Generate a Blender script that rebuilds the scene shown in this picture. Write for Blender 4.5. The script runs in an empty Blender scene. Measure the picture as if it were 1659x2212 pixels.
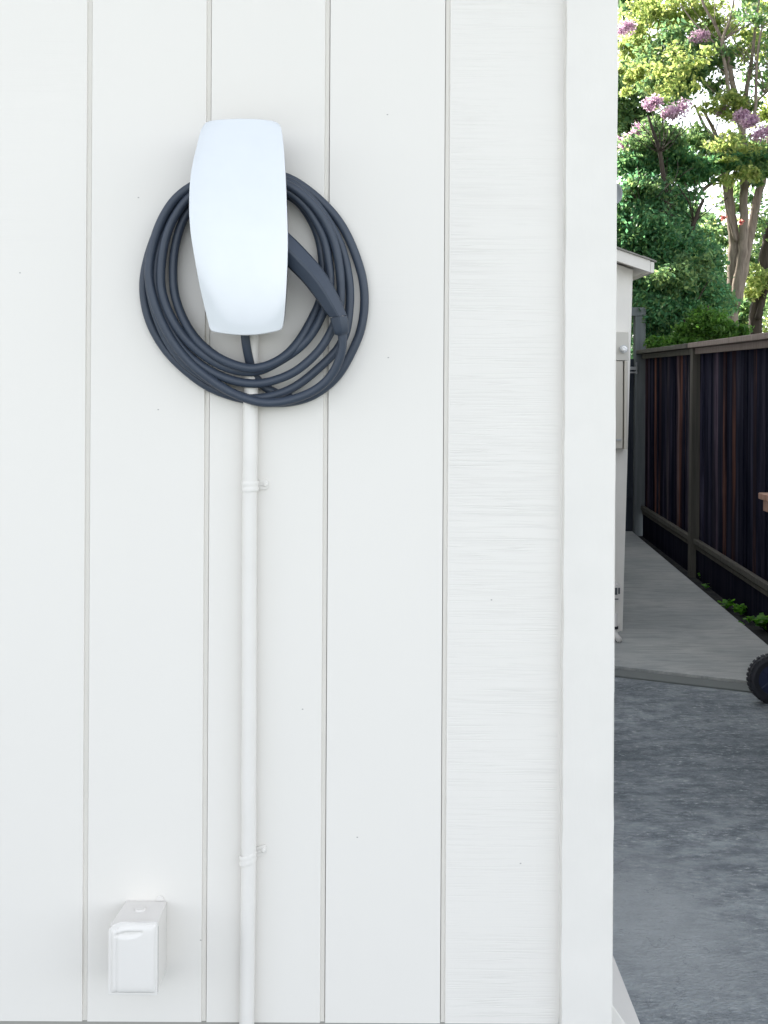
import bpy, bmesh, math, random
import numpy as np
from mathutils import Vector, Matrix

R = math.radians
scene = bpy.context.scene
COL = scene.collection
random.seed(7)
rng = np.random.default_rng(11)

# ------------------------------------------------------------------ camera
# world: X right, Y away from the camera (wall face at y = 0), Z up; metres
FPX, W0, H0 = 2540.0, 1659.0, 2212.0
CX, CY = 829.5, 815.0
ROLL = 0.0054
CAM = Vector((0.0, -2.0, 1.5))
cd = bpy.data.cameras.new('camera')
cam = bpy.data.objects.new('camera', cd)
COL.objects.link(cam)
scene.camera = cam
cd.sensor_fit = 'VERTICAL'
cd.sensor_height = 36.0
cd.lens = FPX / H0 * 36.0
cd.shift_y = -(H0 / 2 - CY) / H0
cd.clip_start, cd.clip_end = 0.05, 2000
rv = Vector((math.cos(ROLL), 0, math.sin(ROLL)))
uv_ = Vector((-math.sin(ROLL), 0, math.cos(ROLL)))
fv = Vector((0, 1, 0))
cam.matrix_world = Matrix(((rv.x, uv_.x, -fv.x, CAM.x), (rv.y, uv_.y, -fv.y, CAM.y),
                           (rv.z, uv_.z, -fv.z, CAM.z), (0, 0, 0, 1)))


def P(px, py, d):
    """point seen at measured spot (px, py), d metres away"""
    px, py, d = float(px), float(py), float(d)
    return CAM + d * (fv + rv * ((px - CX) / FPX) - uv_ * ((py - CY) / FPX))


# ------------------------------------------------------------------ light
SUN_EL, SUN_AZ = R(36), R(-35)
world = bpy.data.worlds.new('World')
scene.world = world
world.use_nodes = True
wn = world.node_tree
bg = wn.nodes['Background']
sky = wn.nodes.new('ShaderNodeTexSky')
sky.sky_type = 'NISHITA'
sky.sun_disc = False
sky.sun_elevation = SUN_EL
sky.sun_rotation = SUN_AZ
sky.air_density = 0.75
sky.dust_density = 1.3
sky.ozone_density = 0.6
hsv = wn.nodes.new('ShaderNodeHueSaturation')
hsv.inputs['Saturation'].default_value = 0.28
wn.links.new(sky.outputs[0], hsv.inputs['Color'])
wn.links.new(hsv.outputs[0], bg.inputs[0])
bg.inputs[1].default_value = 0.13
sd = bpy.data.lights.new('sun', 'SUN')
sd.energy = 3.2
sd.angle = R(0.5)
sd.color = (1.0, 0.93, 0.82)
sun = bpy.data.objects.new('sun', sd)
COL.objects.link(sun)
sdir = Vector((math.sin(SUN_AZ) * math.cos(SUN_EL), math.cos(SUN_AZ) * math.cos(SUN_EL), math.sin(SUN_EL)))
sun.rotation_euler = sdir.to_track_quat('Z', 'Y').to_euler()
sun.location = (6, 18, 12)
vs = scene.view_settings
vs.view_transform = 'Standard'
vs.look = 'None'
vs.gamma = 1.0
vs.exposure = 2.18


# ------------------------------------------------------------------ materials
class M:
    """small node helper"""
    def __init__(s, name, rough=0.5, spec=0.5):
        s.m = bpy.data.materials.new(name)
        s.m.use_nodes = True
        s.t = s.m.node_tree
        s.b = s.t.nodes['Principled BSDF']
        s.b.inputs['Roughness'].default_value = rough
        s.b.inputs['Specular IOR Level'].default_value = spec
        s.tc = s.t.nodes.new('ShaderNodeTexCoord').outputs['Object']

    def n(s, kind, **kw):
        nd = s.t.nodes.new(kind)
        for k, v in kw.items():
            setattr(nd, k, v)
        return nd

    def link(s, a, b):
        s.t.links.new(a, b)

    def scaled(s, sc, src=None):
        mp = s.n('ShaderNodeMapping')
        mp.inputs['Scale'].default_value = sc
        s.link(src or s.tc, mp.inputs[0])
        return mp.outputs[0]

    def noise(s, scale, sc=(1, 1, 1), detail=4, rough=0.55, dist=0.0):
        nd = s.n('ShaderNodeTexNoise')
        nd.inputs['Scale'].default_value = scale
        nd.inputs['Detail'].default_value = detail
        nd.inputs['Roughness'].default_value = rough
        nd.inputs['Distortion'].default_value = dist
        s.link(s.scaled(sc), nd.inputs['Vector'])
        return nd.outputs[0]

    def ramp(s, fac, stops, interp='LINEAR'):
        nd = s.n('ShaderNodeValToRGB')
        nd.color_ramp.interpolation = interp
        el = nd.color_ramp.elements
        while len(el) < len(stops):
            el.new(0.5)
        for e, (p, c) in zip(el, stops):
            e.position = p
            e.color = (c, c, c, 1) if isinstance(c, (int, float)) else (*c, 1)
        s.link(fac, nd.inputs[0])
        return nd.outputs[0]

    def math(s, op, a, b=None):
        nd = s.n('ShaderNodeMath', operation=op)
        for i, v in enumerate((a, b)):
            if v is None:
                continue
            if isinstance(v, (int, float)):
                nd.inputs[i].default_value = v
            else:
                s.link(v, nd.inputs[i])
        return nd.outputs[0]

    def mix(s, fac, a, b, mode='MIX'):
        nd = s.n('ShaderNodeMix', data_type='RGBA', blend_type=mode)
        for sock, v in ((nd.inputs[0], fac), (nd.inputs[6], a), (nd.inputs[7], b)):
            if isinstance(v, (int, float)):
                sock.default_value = v
            elif isinstance(v, tuple):
                sock.default_value = (*v, 1)
            else:
                s.link(v, sock)
        return nd.outputs[2]

    def color(s, v):
        if isinstance(v, tuple):
            s.b.inputs['Base Color'].default_value = (*v, 1)
        else:
            s.link(v, s.b.inputs['Base Color'])
        return s

    def bump(s, h, strength=0.3, dist=0.002):
        nd = s.n('ShaderNodeBump')
        nd.inputs['Strength'].default_value = strength
        nd.inputs['Distance'].default_value = dist
        s.link(h, nd.inputs['Height'])
        s.link(nd.outputs[0], s.b.inputs['Normal'])
        return s

    def sep(s):
        nd = s.n('ShaderNodeSeparateXYZ')
        s.link(s.tc, nd.inputs[0])
        return nd.outputs


def mat_siding():
    s = M('painted_siding', 0.5, 0.35)
    xyz = s.sep()
    base = s.mix(s.ramp(s.noise(1.3, (1, 1, .6)), [(.35, 0), (.7, 1)]), (.735, .708, .660), (.752, .725, .676))
    # horizontal checks in the veneer, strongest on the last panel
    lines = s.noise(1.0, (1.1, 1, 75), 3, .55)
    patch = s.ramp(s.noise(1.0, (1.6, 1, 2.6), 3), [(.36, 0), (.60, 1)])
    last = s.math('MULTIPLY', s.math('GREATER_THAN', xyz[0], .112), s.math('LESS_THAN', xyz[0], .2985))
    rest = s.math('MULTIPLY', s.ramp(s.noise(1.0, (2.5, 1, 2.1), 1), [(.6, 0), (.72, 1)]), .35)
    amt = s.math('MULTIPLY', patch, s.math('MAXIMUM', last, rest))
    crack = s.math('MAXIMUM', s.ramp(lines, [(.478, 0), (.5, 1), (.522, 0)]), s.math('MAXIMUM', s.ramp(lines, [(.405, 0), (.42, .8), (.435, 0)]), s.ramp(lines, [(.565, 0), (.58, .8), (.595, 0)])))
    ca = s.math('MULTIPLY', crack, amt)
    col = s.mix(s.math('MULTIPLY', ca, .17), base, (.42, .40, .38))
    # tiny dark flecks where paint is gone
    vo = s.n('ShaderNodeTexVoronoi', voronoi_dimensions='2D')
    vo.inputs['Scale'].default_value = 2.3
    cb_ = s.n('ShaderNodeCombineXYZ')
    s.link(xyz[0], cb_.inputs[0])
    s.link(s.math('MULTIPLY', xyz[2], 1.5), cb_.inputs[1])
    s.link(cb_.outputs[0], vo.inputs['Vector'])
    fleck = s.math('LESS_THAN', vo.outputs['Distance'], .0036)
    col = s.mix(s.math('MULTIPLY', fleck, .55), col, (.12, .11, .10))
    s.color(col)
    fine = s.noise(60, (1, 1, .25), 3)
    vert = s.noise(1.0, (120, 1, 5), 3)
    h = s.math('SUBTRACT', s.math('ADD', s.math('MULTIPLY', fine, .25), s.math('MULTIPLY', vert, .18)), s.math('MULTIPLY', ca, .8))
    s.bump(h, .35, .0012)
    return s.m


def mat_paint(name, c, rough=.5, bump=.25, spec=.35):
    s = M(name, rough, spec)
    s.color(s.mix(s.ramp(s.noise(9), [(.3, 0), (.7, 1)]), c, tuple(x * .95 for x in c)))
    s.bump(s.noise(70, (1, 1, .3)), bump, .001)
    return s.m


def mat_plain(name, c, rough=.4, spec=.5, metal=0.0, coat=0.0):
    s = M(name, rough, spec)
    s.color(s.mix(s.noise(25, detail=3), tuple(x * .93 for x in c), c))
    s.b.inputs['Metallic'].default_value = metal
    s.b.inputs['Coat Weight'].default_value = coat
    s.b.inputs['Coat Roughness'].default_value = .03
    return s.m


def mat_rubber():
    s = M('charger_rubber', .48, .5)
    s.color(s.mix(s.noise(30), (.030, .042, .064), (.041, .055, .080)))
    s.bump(s.noise(420), .06, .0005)
    return s.m


def mat_wood(name, c1, c2, attr=True, rough=.8):
    s = M(name, .92 if attr else rough, .04 if attr else .2)
    g = s.noise(1.0, (26, 26, 1.3), 5, .6, .4)
    col = s.mix(s.ramp(g, [(.3, 0), (.7, 1)]), c1, c2)
    if attr:
        a = s.n('ShaderNodeVertexColor', layer_name='tint')
        col = s.mix(1.0, col, a.outputs[0], 'MULTIPLY')
        st = s.ramp(s.noise(1.0, (9, 9, .8), 4, .6), [(.40, 0), (.56, 1)])
        col = s.mix(s.math('MULTIPLY', st, .8), col, (.003, .005, .015))
    s.color(col)
    s.bump(s.noise(1.0, (60, 60, 2.5), 4), .5, .004)
    return s.m


def mat_concrete():
    s = M('walk_concrete', .85, .3)
    blot = s.noise(1.6, detail=6)
    broom = s.noise(1.0, (3.5, 22, 1), 6, .7, 1.2)
    grit = s.noise(190, detail=2)
    col = s.mix(s.ramp(blot, [(.3, 0), (.7, 1)]), (.40, .42, .41), (.55, .555, .52))
    col = s.mix(s.math('MULTIPLY', s.ramp(broom, [(.36, 1), (.58, 0)]), .42), col, (.16, .18, .19))
    col = s.mix(s.math('MULTIPLY', s.ramp(grit, [(.5, 0), (.7, 1)]), .35), col, (.32, .32, .31))
    stain = s.ramp(s.noise(.9, (1, .5, 1), 5), [(.5, 0), (.72, 1)])
    col = s.mix(s.math('MULTIPLY', stain, .35), col, (.11, .12, .125))
    s.color(col)
    s.bump(s.math('ADD', broom, s.math('MULTIPLY', grit, .4)), .6, .006)
    return s.m


def mat_asphalt():
    s = M('driveway_asphalt', .75, .4)
    big = s.noise(1.1, (1, 1.6, 1), 6, .6)
    mid = s.noise(9, (1, 1.7, 1), 5, .7)
    vo = s.n('ShaderNodeTexVoronoi', feature='F1')
    vo.inputs['Scale'].default_value = 85
    s.link(s.scaled((1, 1.5, 1)), vo.inputs['Vector'])
    stone = s.n('ShaderNodeSeparateColor')
    s.link(vo.outputs['Color'], stone.inputs[0])
    col = s.mix(s.ramp(big, [(.32, 0), (.68, 1)]), (.20, .23, .245), (.42, .46, .475))
    def spot(cx, cy, r, soft):
        xyz = s.sep()
        a_ = s.math('SUBTRACT', xyz[0], cx)
        b_ = s.math('MULTIPLY', s.math('SUBTRACT', xyz[1], cy), .6)
        d_ = s.math('SQRT', s.math('ADD', s.math('MULTIPLY', a_, a_), s.math('MULTIPLY', b_, b_)))
        d_ = s.math('ADD', d_, s.math('MULTIPLY', s.math('SUBTRACT', big, .5), .5))
        return s.ramp(d_, [(r, 1), (r + soft, 0)])
    worn = s.math('MAXIMUM', spot(.74, 1.25, .08, .30), spot(.62, 2.0, .02, .2))
    wet = s.math('MAXIMUM', spot(1.55, 2.3, .12, .55), spot(.85, 2.75, .05, .4))
    col = s.mix(s.math('MULTIPLY', s.ramp(mid, [(.4, 1), (.6, 0)]), .6), col, (.058, .075, .092))
    col = s.mix(s.math('MULTIPLY', wet, .62), col, (.055, .075, .09))
    lt = s.math('MULTIPLY', s.ramp(stone.outputs[0], [(.55, 0), (.95, 1)]), s.ramp(mid, [(.42, .2), (.62, 1)]))
    col = s.mix(s.math('MULTIPLY', lt, .55), col, (.34, .35, .35))
    col = s.mix(s.math('MULTIPLY', worn, .75), col, (.42, .445, .45))
    tiny = s.noise(260, detail=2)
    col = s.mix(s.math('MULTIPLY', s.ramp(tiny, [(.55, 0), (.75, 1)]), .35), col, (.36, .37, .38))
    s.color(col)
    fleck = s.noise(1.0, (34, 60, 40), 4, .7)
    zone = s.ramp(s.noise(5.5, (1, 1.8, 1), 5, .7), [(.42, .12), (.60, 1)])
    zone = s.math('MULTIPLY', zone, s.math('SUBTRACT', 1.0, s.math('MULTIPLY', worn, .8)))
    col = s.mix(s.math('MULTIPLY', s.ramp(fleck, [(.55, 0), (.66, 1)]), s.math('MULTIPLY', zone, .75)), col, (.62, .64, .64))
    col = s.mix(s.math('MULTIPLY', s.ramp(fleck, [(.36, 1), (.47, 0)]), s.math('MULTIPLY', zone, .5)), col, (.06, .075, .085))
    crk = s.noise(2.3, (1, 1, 1), 6, .6, .6)
    line = s.ramp(crk, [(.496, 0), (.50, 1), (.504, 0)])
    col = s.mix(s.math('MULTIPLY', line, .35), col, (.05, .06, .07))
    s.color(col)
    h = s.math('ADD', s.math('MULTIPLY', vo.outputs['Distance'], .9), s.math('ADD', mid, s.math('MULTIPLY', tiny, .3)))
    s.bump(h, .7, .006)
    return s.m


def mat_soil():
    s = M('dark_soil', .95, .2)
    s.color(s.mix(s.ramp(s.noise(14, detail=6), [(.35, 0), (.7, 1)]), (.016, .018, .022), (.05, .05, .045)))
    s.bump(s.noise(40, detail=5), 1.0, .02)
    return s.m


def mat_leaf(name, c1, c2, c3, trans=.5):
    m = bpy.data.materials.new(name)
    m.use_nodes = True
    t = m.node_tree
    t.nodes.clear()
    out = t.nodes.new('ShaderNodeOutputMaterial')
    geo = t.nodes.new('ShaderNodeNewGeometry')
    rp = t.nodes.new('ShaderNodeValToRGB')
    el = rp.color_ramp.elements
    el.new(.5)
    for e, p, c in zip(el, (0, .55, 1), (c1, c2, c3)):
        e.position = p
        e.color = (*c, 1)
    t.links.new(geo.outputs['Random Per Island'], rp.inputs[0])
    df = t.nodes.new('ShaderNodeBsdfPrincipled')
    df.inputs['Roughness'].default_value = .5
    df.inputs['Specular IOR Level'].default_value = .35
    t.links.new(rp.outputs[0], df.inputs['Base Color'])
    hs = t.nodes.new('ShaderNodeHueSaturation')
    hs.inputs['Hue'].default_value = .497
    hs.inputs['Saturation'].default_value = 1.0
    hs.inputs['Value'].default_value = 2.9
    t.links.new(rp.outputs[0], hs.inputs['Color'])
    tr = t.nodes.new('ShaderNodeBsdfTranslucent')
    t.links.new(hs.outputs[0], tr.inputs[0])
    mx = t.nodes.new('ShaderNodeMixShader')
    mx.inputs[0].default_value = trans
    t.links.new(df.outputs[0], mx.inputs[1])
    t.links.new(tr.outputs[0], mx.inputs[2])
    t.links.new(mx.outputs[0], out.inputs[0])
    return m


def mat_bark(name, c1, c2):
    s = M(name, .85, .25)
    s.color(s.mix(s.ramp(s.noise(1.0, (30, 30, 5), 5, .6, .5), [(.3, 0), (.7, 1)]), c1, c2))
    s.bump(s.noise(1.0, (50, 50, 9), 5), .7, .012)
    return s.m


WHITE = (.745, .72, .672)
siding_m = mat_siding()
trim_m = mat_paint('painted_trim', WHITE, .45, .35)
pipe_m = mat_paint('painted_pipe', (.75, .725, .68), .38, .12, .45)
box_m = mat_paint('painted_box', (.74, .715, .675), .4, .1, .45)
gap_m = mat_plain('dark_gap', (.03, .03, .035), .8)  # plain dark tone of the gasket, panel seam and pipe collar
stem_m = mat_paint('stem_concrete', (.36, .35, .32), .85, .8)
glass_m = mat_plain('white_glass_cover', (.635, .665, .69), .04, .5, 0, 1.0)
rim_m = mat_plain('white_plastic_rim', (.72, .735, .75), .3)
rubber_m = mat_rubber()
body_m = mat_plain('dark_plastic', (.018, .024, .038), .45)
metal_m = mat_plain('galvanised_metal', (.42, .43, .43), .45, .5, .8)
beige_m = mat_paint('beige_enamel', (.56, .53, .46), .5, .1)
grey_m = mat_paint('grey_enamel', (.30, .32, .33), .5, .1)
lens_m = mat_plain('white_dial', (.9, .9, .88), .15, .6)
shingle_m = mat_paint('roof_shingle', (.25, .24, .22), .9, .9)
fence_m = mat_wood('fence_wood', (.022, .019, .023), (.078, .062, .060))
post_m = mat_wood('post_wood', (.070, .068, .058), (.13, .122, .102), attr=False)
cap_m = mat_wood('cap_wood', (.21, .17, .15), (.30, .25, .22), attr=False)
gate_m = mat_wood('gate_wood', (.11, .125, .13), (.18, .195, .195), attr=False)
gated_m = mat_wood('gate_board_wood', (.020, .026, .038), (.05, .058, .07), attr=False)
cart_m = mat_wood('cart_wood', (.30, .17, .12), (.46, .28, .21), attr=False, rough=.55)
tyre_m = mat_plain('tyre_rubber', (.018, .020, .026), .65)
hub_m = mat_plain('wheel_hub_plastic', (.012, .020, .060), .5)
conc_m = mat_concrete()
asph_m = mat_asphalt()
strip_m = mat_paint('joint_strip_concrete', (.20, .215, .205), .9, .9)
soil_m = mat_soil()
grass_m = mat_paint('far_ground', (.10, .11, .07), .95, .9)
leaf_dark = mat_leaf('leaf_dark_green', (.042, .115, .060), (.070, .16, .072), (.13, .20, .075), .62)
leaf_mid = mat_leaf('leaf_mid_green', (.050, .105, .055), (.090, .150, .060), (.15, .205, .075), .62)
leaf_gold = mat_leaf('leaf_sunlit_tint', (.09, .135, .045), (.16, .20, .06), (.26, .27, .10), .66)  # sunlight put into the colour: paler, yellower copy of the leaf green
leaf_fern = mat_leaf('leaf_fresh_green', (.030, .085, .014), (.055, .13, .020), (.09, .17, .03), .45)
leaf_weed = mat_leaf('weed_green', (.05, .17, .015), (.09, .26, .02), (.13, .30, .03), .4)
petal_m = mat_leaf('petal_lilac', (.22, .14, .20), (.34, .24, .31), (.46, .35, .40), .45)
petal_r = mat_leaf('petal_rose', (.24, .09, .09), (.36, .15, .13), (.42, .24, .2), .45)
bark_m = mat_bark('bark_brown', (.13, .105, .085), (.30, .245, .20))
bark_d = mat_bark('bark_dark', (.028, .022, .018), (.07, .055, .042))


# ------------------------------------------------------------------ mesh helpers
class MB:
    def __init__(s):
        s.v, s.f, s.tint, s.mi = [], [], [], []

    def add(s, vs_, fs, tint=None, mi=0):
        o = len(s.v)
        s.v += [tuple(x) for x in vs_]
        s.f += [tuple(i + o for i in f) for f in fs]
        s.tint += [tint or (1, 1, 1)] * len(fs)
        s.mi += [mi] * len(fs)
        return s

    def box(s, a, b, tint=None, mi=0):
        (x0, y0, z0), (x1, y1, z1) = a, b
        return s.hexa([(x0, y0, z0), (x1, y0, z0), (x1, y1, z0), (x0, y1, z0),
                       (x0, y0, z1), (x1, y0, z1), (x1, y1, z1), (x0, y1, z1)], tint, mi)

    def hexa(s, p, tint=None, mi=0):
        return s.add(p, [(0, 3, 2, 1), (4, 5, 6, 7), (0, 1, 5, 4), (1, 2, 6, 5), (2, 3, 7, 6), (3, 0, 4, 7)], tint, mi)

    def prism(s, poly, axis_vec, tint=None, mi=0):
        """poly: 3-D points in order; extruded by axis_vec"""
        n = len(poly)
        a = [Vector(p) for p in poly]
        b = [p + Vector(axis_vec) for p in a]
        fs = [tuple(range(n))[::-1], tuple(range(n, 2 * n))]
        fs += [(i, (i + 1) % n, n + (i + 1) % n, n + i) for i in range(n)]
        return s.add(a + b, fs, tint, mi)

    def tube(s, pts, rad, seg=10, closed=False, caps=True, mi=0):
        pts = [Vector(p) for p in pts]
        n = len(pts)
        rr = rad if isinstance(rad, (list, tuple)) else [rad] * n
        tan = []
        for i in range(n):
            a = pts[(i - 1) % n] if closed or i > 0 else pts[i]
            b = pts[(i + 1) % n] if closed or i < n - 1 else pts[i]
            tan.append((b - a).normalized())
        u = tan[0].orthogonal().normalized()
        if abs(tan[0].y) < .9:
            u = Vector((0, 1, 0)) - tan[0] * tan[0].y
            u.normalize()
        vs_ = []
        for i in range(n):
            u = u - tan[i] * u.dot(tan[i])
            u.normalize()
            w = tan[i].cross(u)
            for k in range(seg):
                an = 2 * math.pi * k / seg
                vs_.append(pts[i] + (u * math.cos(an) + w * math.sin(an)) * rr[i])
        fs = []
        for i in range(n if closed else n - 1):
            j = (i + 1) % n
            for k in range(seg):
                l = (k + 1) % seg
                fs.append((i * seg + k, i * seg + l, j * seg + l, j * seg + k))
        if caps and not closed:
            fs.append(tuple(range(seg))[::-1])
            fs.append(tuple((n - 1) * seg + k for k in range(seg)))
        return s.add(vs_, fs, None, mi)

    def build(s, name, m, parent=None, smooth=False, bevel=0.0, tint=False, seg=2):
        me = bpy.data.meshes.new(name)
        me.from_pydata(s.v, [], s.f)
        for x in (m if isinstance(m, (list, tuple)) else [m]):
            me.materials.append(x)
        me.polygons.foreach_set('material_index', s.mi)
        if tint:
            at = me.color_attributes.new('tint', 'FLOAT_COLOR', 'CORNER')
            arr = []
            for p, c in zip(me.polygons, s.tint):
                arr += [*c, 1.0] * p.loop_total
            at.data.foreach_set('color', arr)
        me.update()
        bm = bmesh.new()
        bm.from_mesh(me)
        bmesh.ops.recalc_face_normals(bm, faces=bm.faces)
        bm.to_mesh(me)
        bm.free()
        o = bpy.data.objects.new(name, me)
        COL.objects.link(o)
        if smooth:
            me.polygons.foreach_set('use_smooth', [True] * len(me.polygons))
        if bevel:
            md = o.modifiers.new('bevel', 'BEVEL')
            md.width, md.segments, md.limit_method, md.angle_limit = bevel, seg, 'ANGLE', R(35)
            me.polygons.foreach_set('use_smooth', [True] * len(me.polygons))
            md.harden_normals = True
        if parent:
            o.parent = parent
            o.matrix_parent_inverse = Matrix.Translation(-parent.location)
        return o


def tag(o, label=None, cat=None, group=None, kind=None):
    for k, v in (('label', label), ('category', cat), ('group', group), ('kind', kind)):
        if v:
            o[k] = v
    return o


def empty(name, loc, label, cat, group=None):
    o = bpy.data.objects.new(name, None)
    COL.objects.link(o)
    o.location = loc
    o.empty_display_size = .1
    return tag(o, label, cat, group)


def spline(pts, n, closed=False):
    """Catmull-Rom through tuples of any length, n samples per span"""
    a = [np.array(p, float) for p in pts]
    N = len(a)
    out = []
    for i in range(N if closed else N - 1):
        p0 = a[(i - 1) % N] if closed or i > 0 else 2 * a[0] - a[1]
        p1, p2 = a[i], a[(i + 1) % N]
        p3 = a[(i + 2) % N] if closed or i < N - 2 else 2 * a[-1] - a[-2]
        for k in range(n):
            t = k / n
            out.append(.5 * (2 * p1 + (p2 - p0) * t + (2 * p0 - 5 * p1 + 4 * p2 - p3) * t * t + (3 * p1 - p0 - 3 * p2 + p3) * t ** 3))
    if not closed:
        out.append(a[-1])
    return out


def resample(pts, n):
    a = np.array(pts, float)
    L = np.r_[0, np.cumsum(np.linalg.norm(np.diff(a, axis=0), axis=1))]
    t = np.linspace(0, L[-1], n)
    return np.stack([np.interp(t, L, a[:, k]) for k in range(a.shape[1])], 1)


# ================================================================== GROUND
def sheet(name, poly, z, m, thick=.0, kind='structure'):
    mb = MB()
    if thick:
        mb.prism([(x, y, z - thick) for x, y in poly], (0, 0, thick))
    else:
        mb.add([(x, y, z) for x, y in poly], [tuple(range(len(poly)))])
    o = mb.build(name, m)
    return tag(o, None, None, None, kind)


def path_edge(Y):            # right edge of the concrete walk
    return 2.16 + (Y - 4.61) * .0545


def fence_x(Y):              # the fence line beside it
    return 2.33 + (Y - 5.13) * .0445


sheet('ground', [(-400, -400), (400, -400), (400, 600), (-400, 600)], -.05, grass_m)
def joint(X, k=0.0):         # slanting joint between driveway and walk
    return 3.93 - .48 * (X - 1.15) + k


sheet('driveway', [(-7, -16), (2.9, -16), (2.2, joint(2.2, -.012)), (.385, joint(.385, -.012)), (-7, joint(.385, -.012))], 0.0, asph_m)
sheet('soil', [(.2, 2.2), (3.4, 2.2), (3.4, 16), (.2, 16)], -.024, soil_m)
xw = path_edge(3.62)
sheet('path', [(.385, joint(.385, .014)), (xw, joint(xw, .014)), (xw, joint(xw, .165)), (.385, joint(.385, .165))], .002, strip_m, .05)
sheet('walkway', [(.385, joint(.385, .185)), (xw, joint(xw, .185)), (path_edge(12.5), 12.5), (.385, 12.5)], .012, conc_m, .08)

# ================================================================== GARAGE
gar = empty('garage', (-2.5, 2.5, 0), 'white garage wall of grooved vertical siding filling most of the view', 'garage')
Z0, Z1 = .4016, 3.05
wx = lambda px: P(px, CY, 2.0).x
grooves = [wx(p) for p in (190.0, 447.6, 704.0, 963.5)]
gp = grooves[1] - grooves[0]
allg = sorted([grooves[0] - gp * k for k in range(1, 20)] + grooves)
xr = wx(1331) - .001
gw, gd = .0045, .0040
prof = [(-4.2, 0)]
for g in allg:
    if g - gw < -4.15:
        continue
    if abs(g - grooves[3]) < .001:          # the joint beside the last panel opens on its left
        prof += [(g - gw, 0), (g - gw + .0003, .012), (g - gw + .0011, .012), (g - gw + .0013, gd), (g + gw - .0010, gd), (g + gw, 0)]
    else:
        prof += [(g - gw, 0), (g - gw + .0010, gd), (g + gw - .0013, gd), (g + gw - .0011, .012), (g + gw - .0003, .012), (g + gw, 0)]
prof += [(xr, 0), (xr, .0165), (-4.2, .0165)]
mb = MB()
mb.prism([(x, y, Z0) for x, y in prof], (0, 0, Z1 - Z0))
n_ = len(prof)
for k_ in range(n_):
    if prof[k_][1] == gd and prof[(k_ + 1) % n_][1] == gd:
        mb.mi[2 + k_] = 1
groove_m = mat_paint('groove_paint', (.73, .70, .64), .6, .3)
mb.build('siding', [siding_m, groove_m], gar)
mb = MB()
mb.box((-4.2, .017, Z0 + .01), (xr - .02, 4.90, Z1 - .01))
mb.build('wall_core', siding_m, gar)
# corner board with slightly wavy, caulked edges
bl, br = P(1218.6, CY, 1.981).x, P(1330.6, CY, 1.981).x
mb = MB()
zs = np.linspace(Z0 - .012, Z1, 60)
ring = []
for i, z in enumerate(zs):
    j = .0006 * math.sin(i * 1.7) + random.uniform(-.0006, .0006)
    k = .0005 * math.sin(i * .9 + 1) + random.uniform(-.0007, .0007)
    ring.append([(bl + j, .0006, z), (bl + .001 + j, -.019, z), (br + k, -.019, z), (br + k, .0006, z)])
vs_ = [p for r in ring for p in r]
fs = []
for i in range(len(ring) - 1):
    for k in range(4):
        fs.append((i * 4 + k, i * 4 + (k + 1) % 4, i * 4 + 4 + (k + 1) % 4, i * 4 + 4 + k))
fs += [(0, 1, 2, 3), tuple(4 * (len(ring) - 1) + k for k in range(4))]
mb.add(vs_, fs)
mb.build('corner_board', trim_m, gar, bevel=.002)
mb = MB()                      # caulk bead along the board
pts = [(bl + .0004 + random.uniform(-.0004, .0004), -.0004, z) for z in np.linspace(Z0, Z1, 140)]
mb.tube(pts, [random.uniform(.0014, .0026) for _ in pts], 6)
mb.build('caulk_bead', trim_m, gar, smooth=True)
mb = MB()
mb.box((xr + .001, .002, Z0 - .012), (br - .001, .09, Z1))
mb.box((xr + .0005, .0905, Z0 + .02), (xr + .012, 4.90, Z1))
mb.build('side_siding', trim_m, gar)
mb = MB()
mb.box((-4.2, .012, 0), (xr - .012, 4.9, Z0 + .008))
mb.build('stem_wall', stem_m, gar)
# flared skirt along the side wall
sk = [(.396, .425), (.470, .318), (.4785, .312), (.4785, .0), (.396, .0)]
mb = MB()
mb.prism([(x, .03, z) for x, z in sk], (0, 4.8, 0))
mb.build('skirt_board', trim_m, gar, bevel=.002)
# roof
mb = MB()
prf = [(-.40, 3.02), (-.40, 3.16), (2.45, 4.25), (5.3, 3.16), (5.3, 3.02), (2.45, 4.09)]
mb.prism([(-4.5, y, z) for y, z in prf], (5.05, 0, 0))
mb.build('roof', shingle_m, gar)
mb = MB()
mb.prism([(-4.2, .02, Z1), (-4.2, 4.88, Z1), (-4.2, 2.45, 3.98)], (4.58, 0, 0))
mb.build('gable_wall', trim_m, gar)
mb = MB()
mb.box((-4.5, -.415, 2.99), (.55, -.401, 3.17))
mb.build('fascia', trim_m, gar)

# ================================================================== CONDUIT + STRAPS
CD = 1.9835
cb = P(541, 900, CD)
mb = MB()
pp = []
for z in np.linspace(.02, 1.62, 34):
    pp.append((cb.x + .0006 * math.sin(z * 9) - .0012 * (z < .75) * math.sin(z * 7), -(2 - CD), z))
mb.tube(pp, .0127, 20)
con = mb.build('conduit_pipe', pipe_m, None, smooth=True)
tag(con, 'white painted conduit pipe running straight down the wall below the coiled cable', 'conduit')


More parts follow.
